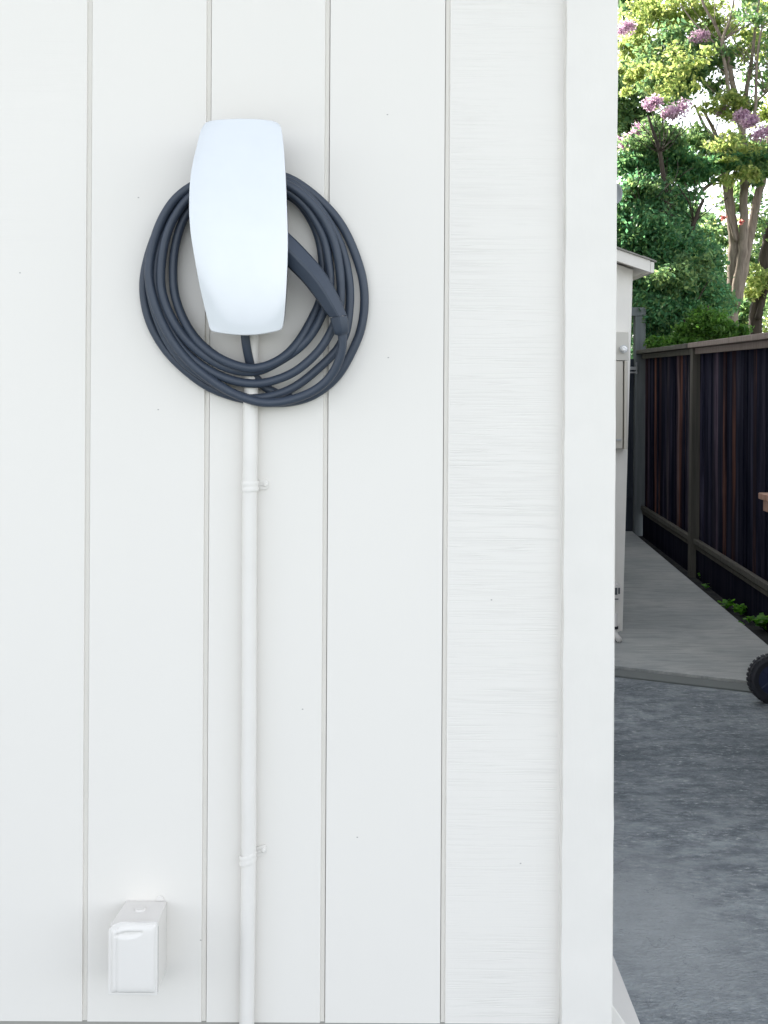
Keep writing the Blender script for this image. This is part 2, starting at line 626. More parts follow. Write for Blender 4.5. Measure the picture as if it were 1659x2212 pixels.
def pipe_strap(px, py, tilt, label):
    c = P(px, py, CD)
    root = empty('pipe_strap', (cb.x, 0, c.z), label, 'pipe strap', 'straps holding the conduit')
    mb = MB()
    sec, w = [], .0088
    rr = [(-w, .0131), (-w, .0140), (-w * .55, .0150), (-w * .15, .0141), (w * .15, .0141), (w * .55, .0150), (w, .0140), (w, .0131)]
    angs = np.linspace(-8, 188, 22)
    yc = -(2 - CD)
    for a in angs:
        ca, sa = math.cos(R(a)), math.sin(R(a))
        sec.append([(cb.x + ca * r_, yc - sa * r_, c.z + zz + tilt * ca * .013) for zz, r_ in rr])
    n = len(rr)
    fs = []
    for i in range(len(sec) - 1):
        for k in range(n):
            fs.append((i * n + k, i * n + (k + 1) % n, (i + 1) * n + (k + 1) % n, (i + 1) * n + k))
    fs += [tuple(range(n)), tuple((len(sec) - 1) * n + k for k in range(n))]
    mb.add([p for r_ in sec for p in r_], fs)
    mb.build('band', pipe_m, root, bevel=.0008)
    mb = MB()
    x0, x1 = cb.x + .0125, cb.x + .030
    t0, t1 = tilt * .012, tilt * .031
    poly = [(x0, -w + t0), (x1 - .004, -w + t1 * .9), (x1, -w * .5 + t1), (x1, w * .5 + t1), (x1 - .004, w + t1 * .9), (x0, w + t0)]
    mb.prism([(x, -.0032, c.z + z) for x, z in poly], (0, .0030, 0))
    mb.prism([(x0, -.0050, c.z - .002 + t0), (x1 - .006, -.0050, c.z - .001 + t1 * .8), (x1 - .006, -.0050, c.z + .003 + t1 * .8), (x0, -.0050, c.z + .003 + t0)], (0, .0017, 0))
    mb.build('tab', pipe_m, root, bevel=.001)
    mb = MB()
    s0 = Vector((cb.x + .0245, -.0031, c.z + .0008 + tilt * .024))
    mb.tube([s0, s0 + Vector((0, -.0024, 0)), s0 + Vector((0, -.0036, 0))], [.0042, .0042, .0022], 14)
    mb.build('screw', pipe_m, root, smooth=False)
    return root


pipe_strap(541, 1050, .06, 'upper white strap clamping the conduit close under the coiled cable')
pipe_strap(540, 1853, .30, 'lower white strap on the conduit, tilted, above the outlet box height')

# ================================================================== EV CHARGER
z1 = lambda u, v: (282.3 + .32676 * u, 237.2 + .32676 * v)
ch = empty('wall_charger', P(516, 722, 1.95), 'glossy white wall charger with a black cable coiled around it', 'car charger')
Lc = [(495, 88), (478, 112), (460, 152), (440, 235), (415, 340), (399, 440), (392, 530), (390, 640), (392, 720), (402, 830), (419, 940), (440, 1060), (463, 1180), (490, 1300), (517, 1412), (524, 1440), (535, 1457)]
Rc = [(973, 90), (986, 104), (994, 125), (1004, 190), (1013, 280), (1022, 420), (1030, 600), (1036, 760), (1038, 900), (1034, 1060), (1027, 1200), (1018, 1330), (1010, 1400), (1005, 1428), (996, 1446)]
Tc = [(495, 88), (520, 79), (550, 74), (620, 68), (720, 64.5), (820, 66), (900, 72), (945, 79), (973, 90)]
Bc = [(535, 1457), (552, 1464), (600, 1473), (680, 1483), (760, 1487), (850, 1482), (930, 1468), (980, 1455), (996, 1446)]
NU, NV = 36, 72
Lc, Rc = resample(spline(Lc, 8), NV + 1), resample(spline(Rc, 8), NV + 1)
Tc, Bc = resample(spline(Tc, 8), NU + 1), resample(spline(Bc, 8), NU + 1)
DR = 1.908


def coons(i, j):
    u, v = i / NU, j / NV
    p = (1 - u) * Lc[j] + u * Rc[j] + (1 - v) * Tc[i] + v * Bc[i]
    return p - ((1 - u) * (1 - v) * Tc[0] + u * (1 - v) * Tc[-1] + (1 - u) * v * Bc[0] + u * v * Bc[-1])


def bulge(i, j):
    u, v = 2 * i / NU - 1, j / NV
    a = 1 - abs(u) ** 4.5
    vv = (v - .56) / (.56 if v < .56 else .44)
    b = 1 - abs(vv) ** 2.0
    return .0035 * a + .0045 * (1 - ((v - .62) / .62) ** 2 if v < .62 else 1 - .40 * ((v - .62) / .38) ** 2)


mb = MB()
vs_, fs = [], []
for j in range(NV + 1):
    for i in range(NU + 1):
        p = coons(i, j)
        q = P(*z1(*p), DR)
        vs_.append(q + Vector((0, -bulge(i, j), 0)))
idx = lambda i, j: j * (NU + 1) + i
for j in range(NV):
    for i in range(NU):
        fs.append((idx(i, j), idx(i + 1, j), idx(i + 1, j + 1), idx(i, j + 1)))
bound = [idx(i, 0) for i in range(NU + 1)] + [idx(NU, j) for j in range(1, NV + 1)] + [idx(i, NV) for i in range(NU - 1, -1, -1)] + [idx(0, j) for j in range(NV - 1, 0, -1)]
outl = [vs_[k] for k in bound]
mb.add(vs_, fs)
cover = mb.build('front_cover', glass_m, ch, smooth=True)
cc = sum(outl, Vector()) / len(outl)


def loft(rings, name, m, parent, cap=True, smooth=True):
    mb = MB()
    n = len(rings[0])
    vs_ = [p for r_ in rings for p in r_]
    fs = []
    for i in range(len(rings) - 1):
        for k in range(n):
            fs.append((i * n + k, i * n + (k + 1) % n, (i + 1) * n + (k + 1) % n, (i + 1) * n + k))
    if cap:
        fs.append(tuple(range(n)))
        fs.append(tuple((len(rings) - 1) * n + k for k in range(n)))
    mb.add(vs_, fs)
    return mb.build(name, m, parent, smooth=smooth)


def ringat(t, d, squash=1.0):
    y = d - 2.0
    return [Vector((cc.x + (p.x - cc.x) * t * squash, y if t < .99 else (p.y + (y - (DR - 2.0))), cc.z + (p.z - cc.z) * t)) for p in outl]


loft([[p + Vector((0, .0002, 0)) for p in outl],
      [cc + (p - cc) * 1.006 + Vector((0, p.y * 0 + .0015, 0)) for p in outl],
      [cc + (p - cc) * 1.006 + Vector((0, .0050, 0)) for p in outl],
      [cc + (p - cc) * .995 + Vector((0, .0075, 0)) for p in outl]], 'cover_rim', rim_m, ch, cap=False)
loft([ringat(.975, 1.9150), ringat(.972, 1.9500), ringat(.90, 1.962), ringat(.84, 1.9625)], 'back_body', body_m, ch)
loft([ringat(.44, 1.9630), ringat(.44, 1.9975)], 'mount_block', body_m, ch)
# cable: every strand traced, o = distance of its centre in front of the wall
CR = .0075


def strand(mb, pts, closed=False, n=8):
    q = np.array(spline(pts, n, closed))
    for _ in range(40):
        if closed:
            q = .5 * q + .25 * (np.roll(q, 1, 0) + np.roll(q, -1, 0))
        else:
            q[1:-1] = .5 * q[1:-1] + .25 * (q[:-2] + q[2:])
    mb.tube([P(*z1(u, v), 2.0 - o) for u, v, o in q], CR, 14, closed)


TOPS = .018
cab = MB()
# outermost loop, against the wall
strand(cab, [(1024, 442, .030), (1102, 480, .022), (1202, 552, .014), (1287, 630, .012), (1374, 725, .011), (1447, 855, .011), (1504, 1005, .011), (1537, 1120, .011), (1547, 1240, .011), (1544, 1330, .011), (1527, 1440, .012), (1501, 1517, .012), (1462, 1601, .013), (1417, 1691, .013), (1366, 1764, .013), (1315, 1815, .013), (1225, 1882, .013), (1141, 1916, .013), (1020, 1940, .012), (900, 1936, .011), (790, 1922, .011), (680, 1898, .011), (560, 1856, .011), (470, 1808, .011), (370, 1730, .011), (272, 1640, .011), (202, 1550, .011), (143, 1448, .011), (108, 1350, .011), (88, 1250, .011), (84, 1150, .011), (94, 1060, .012), (118, 960, .014), (165, 820, .016), (230, 700, .018), (310, 600, .02), (420, 520, .025), (560, 440, .03), (720, 400, .03), (890, 405, .03)], True)
# second loop: right of the handle, then behind the front strand at the bottom
strand(cab, [(1060, 470, .034), (1150, 545, .028), (1240, 640, .022), (1310, 740, .019), (1362, 830, .018), (1403, 930, .018), (1432, 1050, .018), (1447, 1150, .018), (1451, 1235, .018), (1445, 1330, .018), (1432, 1440, .019), (1410, 1510, .020), (1374, 1575, .021), (1318, 1640, .022), (1240, 1710, .023), (1141, 1798, .024), (1040, 1857, .025), (944, 1890, .026), (829, 1912, .026), (720, 1898, .025), (590, 1830, .024), (470, 1758, .024), (370, 1690, .024), (290, 1602, .024), (220, 1490, .024), (165, 1350, .024), (132, 1220, .024), (118, 1100, .025), (128, 980, .026), (170, 830, .028), (240, 690, .03), (330, 580, .03), (450, 490, .032), (640, 425, .034), (860, 420, .036)], True)
# third loop
strand(cab, [(1030, 490, .048), (1110, 540, .044), (1190, 610, .040), (1262, 700, .036), (1312, 790, .034), (1350, 880, .032), (1376, 1005, .031), (1387, 1105, .031), (1392, 1230, .031), (1375, 1350, .032), (1333, 1449, .034), (1287, 1536, .036), (1225, 1618, .037), (1118, 1713, .038), (1028, 1764, .038), (896, 1806, .037), (800, 1812, .036), (690, 1797, .034), (590, 1760, .032), (500, 1712, .030), (413, 1650, .029), (335, 1568, .028), (262, 1450, .027), (205, 1310, .026), (172, 1200, .026), (160, 1120, .026), (168, 1000, .027), (205, 850, .028), (270, 720, .03), (360, 610, .032), (480, 520, .035), (680, 440, .04), (880, 435, .046)], True)
# fourth loop
strand(cab, [(1040, 535, .040), (1110, 595, .036), (1180, 665, .032), (1242, 770, .030), (1282, 855, .029), (1302, 955, .029), (1314, 1055, .029), (1322, 1130, .029), (1308, 1260, .030), (1262, 1365, .033), (1217, 1457, .036), (1158, 1533, .038), (1089, 1598, .039), (992, 1657, .039), (900, 1710, .038), (815, 1738, .037), (700, 1728, .036), (590, 1690, .036), (480, 1625, .036), (384, 1540, .036), (300, 1435, .036), (236, 1310, .036), (205, 1200, .036), (199, 1140, .036), (200, 1040, .037), (214, 920, .038), (240, 820, .039), (275, 727, .040), (366, 590, .042), (470, 505, .044), (660, 450, .046), (870, 460, .046)], True)
# innermost loop
strand(cab, [(1030, 560, .026), (1102, 595, .022), (1167, 680, .020), (1222, 780, .019), (1254, 880, .018), (1267, 980, .018), (1272, 1070, .018), (1268, 1190, .019), (1245, 1290, .022), (1211, 1356, .026), (1165, 1448, .032), (1105, 1541, .040), (1035, 1621, .047), (940, 1680, .051), (829, 1714, .052), (740, 1704, .051), (640, 1670, .048), (560, 1627, .044), (470, 1558, .038), (387, 1462, .033), (322, 1330, .029), (292, 1230, .027), (280, 1140, .026), (279, 1030, .026), (288, 930, .026), (310, 830, .026), (345, 727, .027), (400, 640, .028), (500, 560, .028), (680, 500, .028), (880, 505, .028)], True)
# front strand from the handle boot round the bottom and up the left
strand(cab, [(1393, 1440, .060), (1399, 1480, .058), (1402, 1530, .056), (1398, 1580, .054), (1385, 1640, .051), (1349, 1725, .046), (1298, 1792, .042), (1231, 1848, .040), (1141, 1893, .039), (1029, 1927, .039), (944, 1938, .039), (860, 1936, .039), (770, 1913, .039), (680, 1876, .038), (590, 1826, .037), (500, 1765, .037), (420, 1700, .037), (360, 1640, .037), (276, 1535, .037), (202, 1400, .037), (160, 1290, .037), (128, 1180, .037), (116, 1080, .037), (122, 1000, .037), (138, 920, .037), (165, 820, .038), (203, 727, .040), (250, 645, .041), (304, 575, .042), (409, 495, .046), (560, 440, .05), (800, 420, .052), (960, 440, .05)])
# lead out of the charger
strand(cab, [(755, 1440, .045), (757, 1500, .044), (765, 1570, .040), (782, 1650, .030), (806, 1740, .022), (842, 1795, .016), (900, 1843, .014), (970, 1878, .014), (1060, 1905, .016)])
cab.build('charging_cable', rubber_m, ch, smooth=True)

# connector handle: a faceted grip swept down its centre line
hc = [(950, 835, 80), (1045, 928, 83), (1120, 1005, 82), (1200, 1092, 79), (1268, 1185, 74), (1328, 1285, 66), (1372, 1364, 57)]
hs = spline(hc, 6)
prf8 = [(-1.0, -.05), (-.93, .45), (-.55, .80), (.08, 1.0), (.42, .93), (.80, .55), (.98, .1), (1.0, -.3), (.7, -.8), (0, -1.0), (-.7, -.8)]
prf8 = [(-1.0, -.1), (-.96, .35), (-.86, .55), (-.1, .98), (.12, 1.0), (.88, .52), (.97, .35), (1.0, -.1), (.9, -.6), (.6, -.95), (-.6, -.95), (-.9, -.6)]


def gripring(c, w, dirv, dep, th):
    nrm = np.array([-dirv[1], dirv[0]])
    out = []
    for a, b in prf8:
        q = np.array(c) - nrm * a * w          # +a is the upper-right side
        p = P(*z1(*q), 2.0 - dep - b * th)
        out.append(p)
    return out


rings = []
for k, s_ in enumerate(hs):
    a = hs[max(k - 1, 0)][:2]
    b = hs[min(k + 1, len(hs) - 1)][:2]
    dv = (b - a) / np.linalg.norm(b - a)
    if k > len(hs) - 5:
        e = np.array((.14, .99)); wgt = (k - (len(hs) - 5)) / 4
        dv = dv * (1 - wgt) + e * wgt
        dv /= np.linalg.norm(dv)
    rings.append(gripring(s_[:2], s_[2], dv, .062, .019 * (s_[2] / 72) + .002))
hnd = loft(rings, 'connector_handle', rubber_m, ch)
hnd.data.set_sharp_from_angle(angle=R(26))
dv = np.array((.14, .99)); dv /= np.linalg.norm(dv)
bt = [gripring((1374, 1368), 57, dv, .062, .0165), gripring((1381, 1402), 57.5, dv, .061, .0165), gripring((1388, 1440), 53, dv, .060, .0155),
      gripring((1392, 1464), 50, dv, .060, .013), gripring((1395, 1480), 46, dv, .059, .011), gripring((1397, 1488), 30, dv, .0585, .009)]
bo = loft(bt, 'cable_boot', rubber_m, hnd)
bo.data.set_sharp_from_angle(angle=R(26))

# ================================================================== OUTLET BOX
ob = empty('outlet_box', P(300, 2090, 2.0), 'white in-use outlet cover box low on the wall at the left', 'outlet box')
Pw = lambda px, py, d: P(px, py, d)
q = [P(277, 1945, 2.0), P(360, 1949, 2.0), P(356, 2098, 2.0), P(272, 2094, 2.0)]
bx0, bx1, bz0, bz1 = q[3].x, q[1].x, q[3].z, q[0].z
by = -.078                     # front of the box; the lid is wider than the back
LY = -.0795
lx0, lx1, lz0, lz1 = bx0 - .0105, bx1 + .0012, bz0 + .004, bz1 + .003
mb = MB()
mb.hexa([(lx0 + .001, by, lz0), (lx1 - .001, by, lz0), (bx1, -.0003, bz0), (bx0, -.0003, bz0),
         (lx0 + .001, by, lz1 - .008), (lx1 - .001, by, lz1 - .003), (bx1, -.0003, bz1), (bx0, -.0003, bz1)])
mb.build('base_box', box_m, ob, bevel=.002)
cx0, cx1, cz0, cz1 = lx0, lx1, lz0 - .003, lz1
mb = MB()
mb.box((cx0 + .004, LY - .0006, cz0 + .002), (cx1 - .0002, by - .0001, cz1 - .010))
mb.build('gasket', gap_m, ob)
# lid: frame plate with a rounded upper-left shoulder
poly = [(cx0, cz0), (cx1, cz0), (cx1, cz1), (cx0 + .030, cz1)]
for a in np.linspace(90, 165, 8):
    poly.append((cx0 + .030 + .030 * math.cos(R(a)), cz1 - .018 + .018 * math.sin(R(a))))
poly.append((cx0, cz1 - .019))
mb = MB()
mb.prism([(x, LY - .0062, z) for x, z in poly], (0, .006, 0))
lid = mb.build('lid_frame', box_m, ob, bevel=.0012)
# clear-sided cover panel, inset left strip and a scooped finger grip near its top
NUb, NVb = 40, 60
vs_, fs = [], []
for j in range(NVb + 1):
    for i in range(NUb + 1):
        u, v = i / NUb, j / NVb
        zc = v * (1 - .10 * max(0, 1 - u * 2.4) ** 2)
        a = 1 - abs(2 * u - 1) ** 10
        b = 1 - abs(2 * v - 1) ** 14
        dep = .0052 * (a * b) ** .7
        low = .90 - .09 * (1 - ((u - .40) / .34) ** 2)
        scoop = 0
        if abs(u - .40) < .34 and low < v < .92:
            scoop = .0035 * min(1, (v - low) / .035) * min(1, (.92 - v) / .02)
        strip = .0022 * math.exp(-((u - .13) / .022) ** 2)
        vs_.append((cx0 + .005 + u * (cx1 - cx0 - .008), LY - .0060 - dep + scoop + strip, cz0 + .004 + zc * (cz1 - cz0 - .008)))
for j in range(NVb):
    for i in range(NUb):
        k = j * (NUb + 1) + i
        fs.append((k, k + 1, k + NUb + 2, k + NUb + 1))
mb = MB()
mb.add(vs_, fs)
mb.build('cover_panel', box_m, ob, smooth=True)
mb = MB()
lx = P(346, 1937, 2).x
mb.prism([(lx + .007 * math.cos(a), -.0022, bz1 + .0005 + .0085 * max(0, math.sin(a))) for a in np.linspace(0, math.pi, 12)], (0, .0020, 0))
mb.tube([(lx, -.0021, bz1 + .005), (lx, -.0028, bz1 + .005)], .0022, 10)
mb.build('mounting_lug', box_m, ob, bevel=.0006)
mb = MB()
mb.tube([(bx0 + .030, -.030, bz1 - .0035), (bx0 + .030, -.030, bz1 + .0008)], [.0095, .0090], 20)
mb.build('knockout_plug', box_m, ob)
mb = MB()
mb.tube([(cx0 + .012, LY + .003, cz0 - .0012), (cx0 + .024, LY + .003, cz0 - .0012)], .0026, 10)
mb.build('hinge', box_m, ob, smooth=True)
mb = MB()
mb.tube([(cx1 - .022, LY + .003, cz0 - .0012), (cx1 - .006, LY + .003, cz0 - .0012)], .0026, 10)
mb.build('hinge', box_m, ob, smooth=True)

# ================================================================== BACK WING of the house
bw = empty('house_wing', (.95, 5.5, 0), 'low white house wing with a sloping eave seen past the corner board', 'house')
DW, DF = 6.93, 6.81
YW = DW - 2.0
wt, wb = P(1367, 586, DW), P(1344.5, 1368, DW)
xl = .30
zb = .0
slope = .338


def roofz(x):                       # underside of roof at the rake
    p = P(1332, 563, DF)
    return p.z - (x - p.x) * slope


zt = roofz(wt.x)
mb = MB()
mb.hexa([(xl, YW, zb + .03), (wb.x, YW, wb.z), (wb.x, YW + 4.35, wb.z), (xl, YW + 4.35, zb + .03),
         (xl, YW, roofz(xl)), (wt.x, YW, zt), (wt.x, YW + 4.35, zt), (xl, YW + 4.35, roofz(xl))])
mb.build('wing_wall', mat_paint('wing_paint', (.80, .775, .72), .55, .2), bw)
mb = MB()
mb.box((xl, YW + .03, -.03), (wb.x - .055, YW + 4.2, .07))
mb.build('foundation', stem_m, bw)
xe = P(1405, 575, DF).x
xe2 = P(1413, 575, DF).x
YF = DF - 2.0
fh = .068
mb = MB()
mb.hexa([(xl, YF, roofz(xl)), (xe, YF, roofz(xe)), (xe, YF + .019, roofz(xe)), (xl, YF + .019, roofz(xl)),
         (xl, YF, roofz(xl) + fh), (xe, YF, roofz(xe) + fh), (xe, YF + .019, roofz(xe) + fh), (xl, YF + .019, roofz(xl) + fh)])
mb.build('rake_board', trim_m, bw)
mb = MB()
mb.box((xe + .001, YF - .002, roofz(xe) - .002), (xe2, YF + 4.5, roofz(xe) + fh - .008))
mb.build('eave_fascia', trim_m, bw)
mb = MB()
x2 = xe - .0005
mb.hexa([(xl, YF + .020, roofz(xl) + .010), (x2, YF + .020, roofz(x2) + .010), (x2, YF + 4.5, roofz(x2) + .010), (xl, YF + 4.5, roofz(xl) + .010),
         (xl, YF + .020, roofz(xl) + .030), (x2, YF + .020, roofz(x2) + .030), (x2, YF + 4.5, roofz(x2) + .030), (xl, YF + 4.5, roofz(xl) + .030)])
mb.build('soffit', trim_m, bw)
mb = MB()                          # ragged shingle courses
for k in range(16):
    xa = xl + (xe2 + .012 - xl) * k / 16
    xb_ = xl + (xe2 + .012 - xl) * (k + 1) / 16
    t = random.uniform(.012, .021)
    mb.hexa([(xa, YF - .012 + random.uniform(-.004, .004), roofz(xa) + fh + .001), (xb_, YF - .012, roofz(xb_) + fh + .001), (xb_, YF + 4.5, roofz(xb_) + fh + .001), (xa, YF + 4.5, roofz(xa) + fh + .001),
             (xa, YF - .010, roofz(xa) + fh + t), (xb_, YF - .012, roofz(xb_) + fh + t * .7), (xb_, YF + 4.5, roofz(xb_) + fh + t * .7), (xa, YF + 4.5, roofz(xa) + fh + t)])
mb.build('roof_shingles', shingle_m, bw)

# unseen house block added behind the wing to keep sun off fence and walk
mb = MB()
mb.box((-6, YW + .05, -.03), (xl - .001, 15, 4.75))
mb.build('sun_block_wall', trim_m, bw)
mb = MB()
mb.prism([(-6.3, YW - .02, 4.752), (xl + .25, YW - .02, 4.752), (xl + .25, YW - .02, 4.86), (-2.9, YW - .02, 5.7), (-6.3, YW - .02, 4.86)], (0, 10.4, 0))
mb.build('sun_block_roof', shingle_m, bw)

# beige meter panel
mp = empty('meter_panel', P(1344, 968, DW), 'beige metal electric meter panel with a round white dial on the white wing wall', 'meter panel')
f = lambda px, py, d=DW - .09: P(px, py, d)
a, b = f(1318, 969), f(1356, 780)
YP = DW - .09 - 2
sx = f(1347, 860).x
mb = MB()
mb.box((a.x, YP, a.z), (sx - .003, YW - .0005, b.z))
mb.build('panel_door', beige_m, mp, bevel=.004)
mb = MB()
mb.box((sx + .003, YP - .006, a.z - .004), (b.x, YW - .0005, b.z))
mb.build('side_channel', beige_m, mp, bevel=.004)
mb = MB()
mb.box((sx - .0029, YP + .02, a.z + .002), (sx + .0029, YW - .001, b.z - .002))
mb.build('seam', gap_m, mp)
c1, c2 = f(1318, 779), f(1358.5, 717)
mb = MB()
mb.box((c1.x, YP - .004, c1.z + .001), (c2.x, YW - .0005, c2.z))
mb.build('meter_head', mat_paint('meter_enamel', (.58, .56, .50), .5, .1), mp, bevel=.004)
mc = f(1346, 754)
mb = MB()
mb.tube([(mc.x, YP - .0045, mc.z), (mc.x, YP - .018, mc.z)], .023, 24)
ringo = mb.build('dial_ring', metal_m, mp)
mb = MB()
mb.tube([(mc.x, YP - .0185, mc.z), (mc.x, YP - .034, mc.z), (mc.x, YP - .040, mc.z)], [.0175, .0165, .010], 24)
mb.build('dial', lens_m, mp, smooth=False)
mb = MB()
lt = f(1334, 950)
mb.box((lt.x - .01, YP - .012, lt.z - .004), (lt.x + .02, YP - .0005, lt.z + .005))
mb.build('latch', metal_m, mp)

# outlet and plate lower down on the wing
wo = empty('outlet_cover', P(1330, 1297, DW), 'small grey clear-fronted outlet cover low on the white wing wall', 'outlet cover')
a, b = P(1318, 1296, DW), P(1337, 1262, DW)
mb = MB()
mb.box((a.x, YW - .05, a.z), (b.x, YW - .0005, b.z))
mb.prism([(a.x, YW - .05, b.z + .001), (b.x, YW - .05, b.z + .001), (b.x - .004, YW - .012, b.z + .006), (a.x + .012, YW - .004, b.z + .034), (a.x, YW - .004, b.z + .034)], (0, .003, 0))
mb.build('cover_frame', box_m, wo, bevel=.003)
mb = MB()
wd = b.x - a.x
pane_m = mat_plain('smoked_pane', (.10, .11, .115), .2)
for fa, fb, za, zb2 in ((.1, .62, .04, b.z - a.z - .012), (.72, .92, .045, b.z - a.z - .012), (.1, .75, .012, .018)):
    mb = MB()
    mb.box((a.x + wd * fa, YW - .0535, a.z + za), (a.x + wd * fb, YW - .0503, a.z + zb2))
    mb.build('window_pane', pane_m, wo)
mb = MB()
a, b = P(1316, 1372, DW), P(1337, 1346, DW)
mb.box((a.x, YW - .02, a.z), (b.x, YW - .0005, b.z))
cl = mb.build('junction_plate', trim_m, None, bevel=.004)
tag(cl, 'white square junction plate at the foot of the wing wall under the outlet cover', 'junction plate')
# pipe and tap at the foot of the wing
tp = empty('drain_pipe', P(1328, 1410, 6.6), 'short white drain pipe with an elbow at the foot of the wing', 'pipe')
c0 = P(1327, 1376, 6.72)
mb = MB()
mb.tube([(c0.x, c0.y, .16), (c0.x, c0.y, .06), (c0.x + .004, c0.y - .02, .035), (c0.x + .008, c0.y - .10, .03)], .017, 14)
mb.build('elbow_pipe', pipe_m, tp, smooth=True)
mb = MB()
mb.tube([(c0.x, c0.y, .070), (c0.x, c0.y, .085)], .022, 14)
mb.build('collar', gap_m, tp)
# grey dish on the roof of the wing
ds = empty('roof_dish', P(1336, 440, 7.4), 'small grey dish on a bracket above the wing roof, half hidden by the corner board', 'dish')
c0 = P(1331, 418, 7.4)
mb = MB()
vs_, fs = [], []
for k in range(7):
    r_ = k / 6
    for n_ in range(20):
        an = 2 * math.pi * n_ / 20
        vs_.append(c0 + Vector((.040 * r_ * math.cos(an), -.02 * (1 - r_ * r_) * -1, .066 * r_ * math.sin(an))))
for k in range(6):
    for n_ in range(20):
        fs.append((k * 20 + n_, k * 20 + (n_ + 1) % 20, k * 20 + 20 + (n_ + 1) % 20, k * 20 + 20 + n_))
mb.add(vs_, fs)
o = mb.build('reflector', grey_m, ds, smooth=True)
o.modifiers.new('solid', 'SOLIDIFY').thickness = .006
mb = MB()
mb.tube([c0 + Vector((0, .024, 0)), c0 + Vector((-.01, .07, -.03)), c0 + Vector((-.01, .07, -.28))], .010, 10)
mb.build('bracket', metal_m, ds, smooth=True)

# ================================================================== GATE
GY = 11.4 - 2.0
gt = empty('garden_gate', (2.0, GY, 0), 'dark boarded side gate with a weathered grey frame at the end of the walk', 'gate')
pl, pr = P(1371.5, 900, 11.4).x, P(1394, 900, 11.4).x
zt = P(1380, 664, 11.4).z
mb = MB()
mb.box((pl, GY, -.05), (pr, GY + .10, zt - .085))
mb.build('post', gate_m, gt, bevel=.004)
mb = MB()
mb.box((1.30, GY, -.05), (1.40, GY + .10, zt - .085))
mb.build('post', gate_m, gt, bevel=.004)
mb = MB()
mb.box((1.28, GY - .004, zt - .083), (pr + .002, GY + .11, zt))
mb.build('header', gate_m, gt, bevel=.004)
mb = MB()
x = 1.41
while x < pl - .02:
    w = min(.135, pl - .0005 - x)
    dz = random.uniform(-.006, .006)
    mb.box((x, GY + .055 + dz, .012), (x + w - .001, GY + .075 + dz, zt - .50))
    x += w
mb.box((1.41, GY + .035, .34), (pl - .006, GY + .048, .43))
mb.box((1.41, GY + .035, 1.45), (pl - .006, GY + .048, 1.54))
mb.build('boards', gated_m, gt, bevel=.003)
mb = MB()
for lz, hw in ((1.60, .032), (1.56, .016)):
    mb.box((pl - .075, GY - .012, lz - hw / 2), (pl + .022, GY - .0006, lz + hw / 2))
mb.box((pl + .004, GY - .026, 1.545), (pl + .016, GY - .0125, 1.66))
mb.build('latch', metal_m, gt, bevel=.002)

# ================================================================== FENCE
fn = empty('wooden_fence', (fence_x(5), 5, 0), 'dark stained board fence with a cap rail along the right of the walk', 'fence')
posts = [9.4, 7.07, 4.74, 2.41, .08]
mb0 = None
dirf = Vector((.0445, 1, 0)).normalized()
nrf = Vector((dirf.y, -dirf.x, 0))        # away from the path (+X)


def FP(Y, off, z):
    return Vector((fence_x(Y), Y, 0)) + nrf * off + Vector((0, 0, z))


def fbar(mb, Ya, Yb, o0, o1, za0, za1, zb0=None, zb1=None, tint=None):
    zb0 = za0 if zb0 is None else zb0
    zb1 = za1 if zb1 is None else zb1
    mb.hexa([FP(Ya, o0, za0), FP(Yb, o0, zb0), FP(Yb, o1, zb0), FP(Ya, o1, za0),
             FP(Ya, o0, za1), FP(Yb, o0, zb1), FP(Yb, o1, zb1), FP(Ya, o1, za1)], tint)


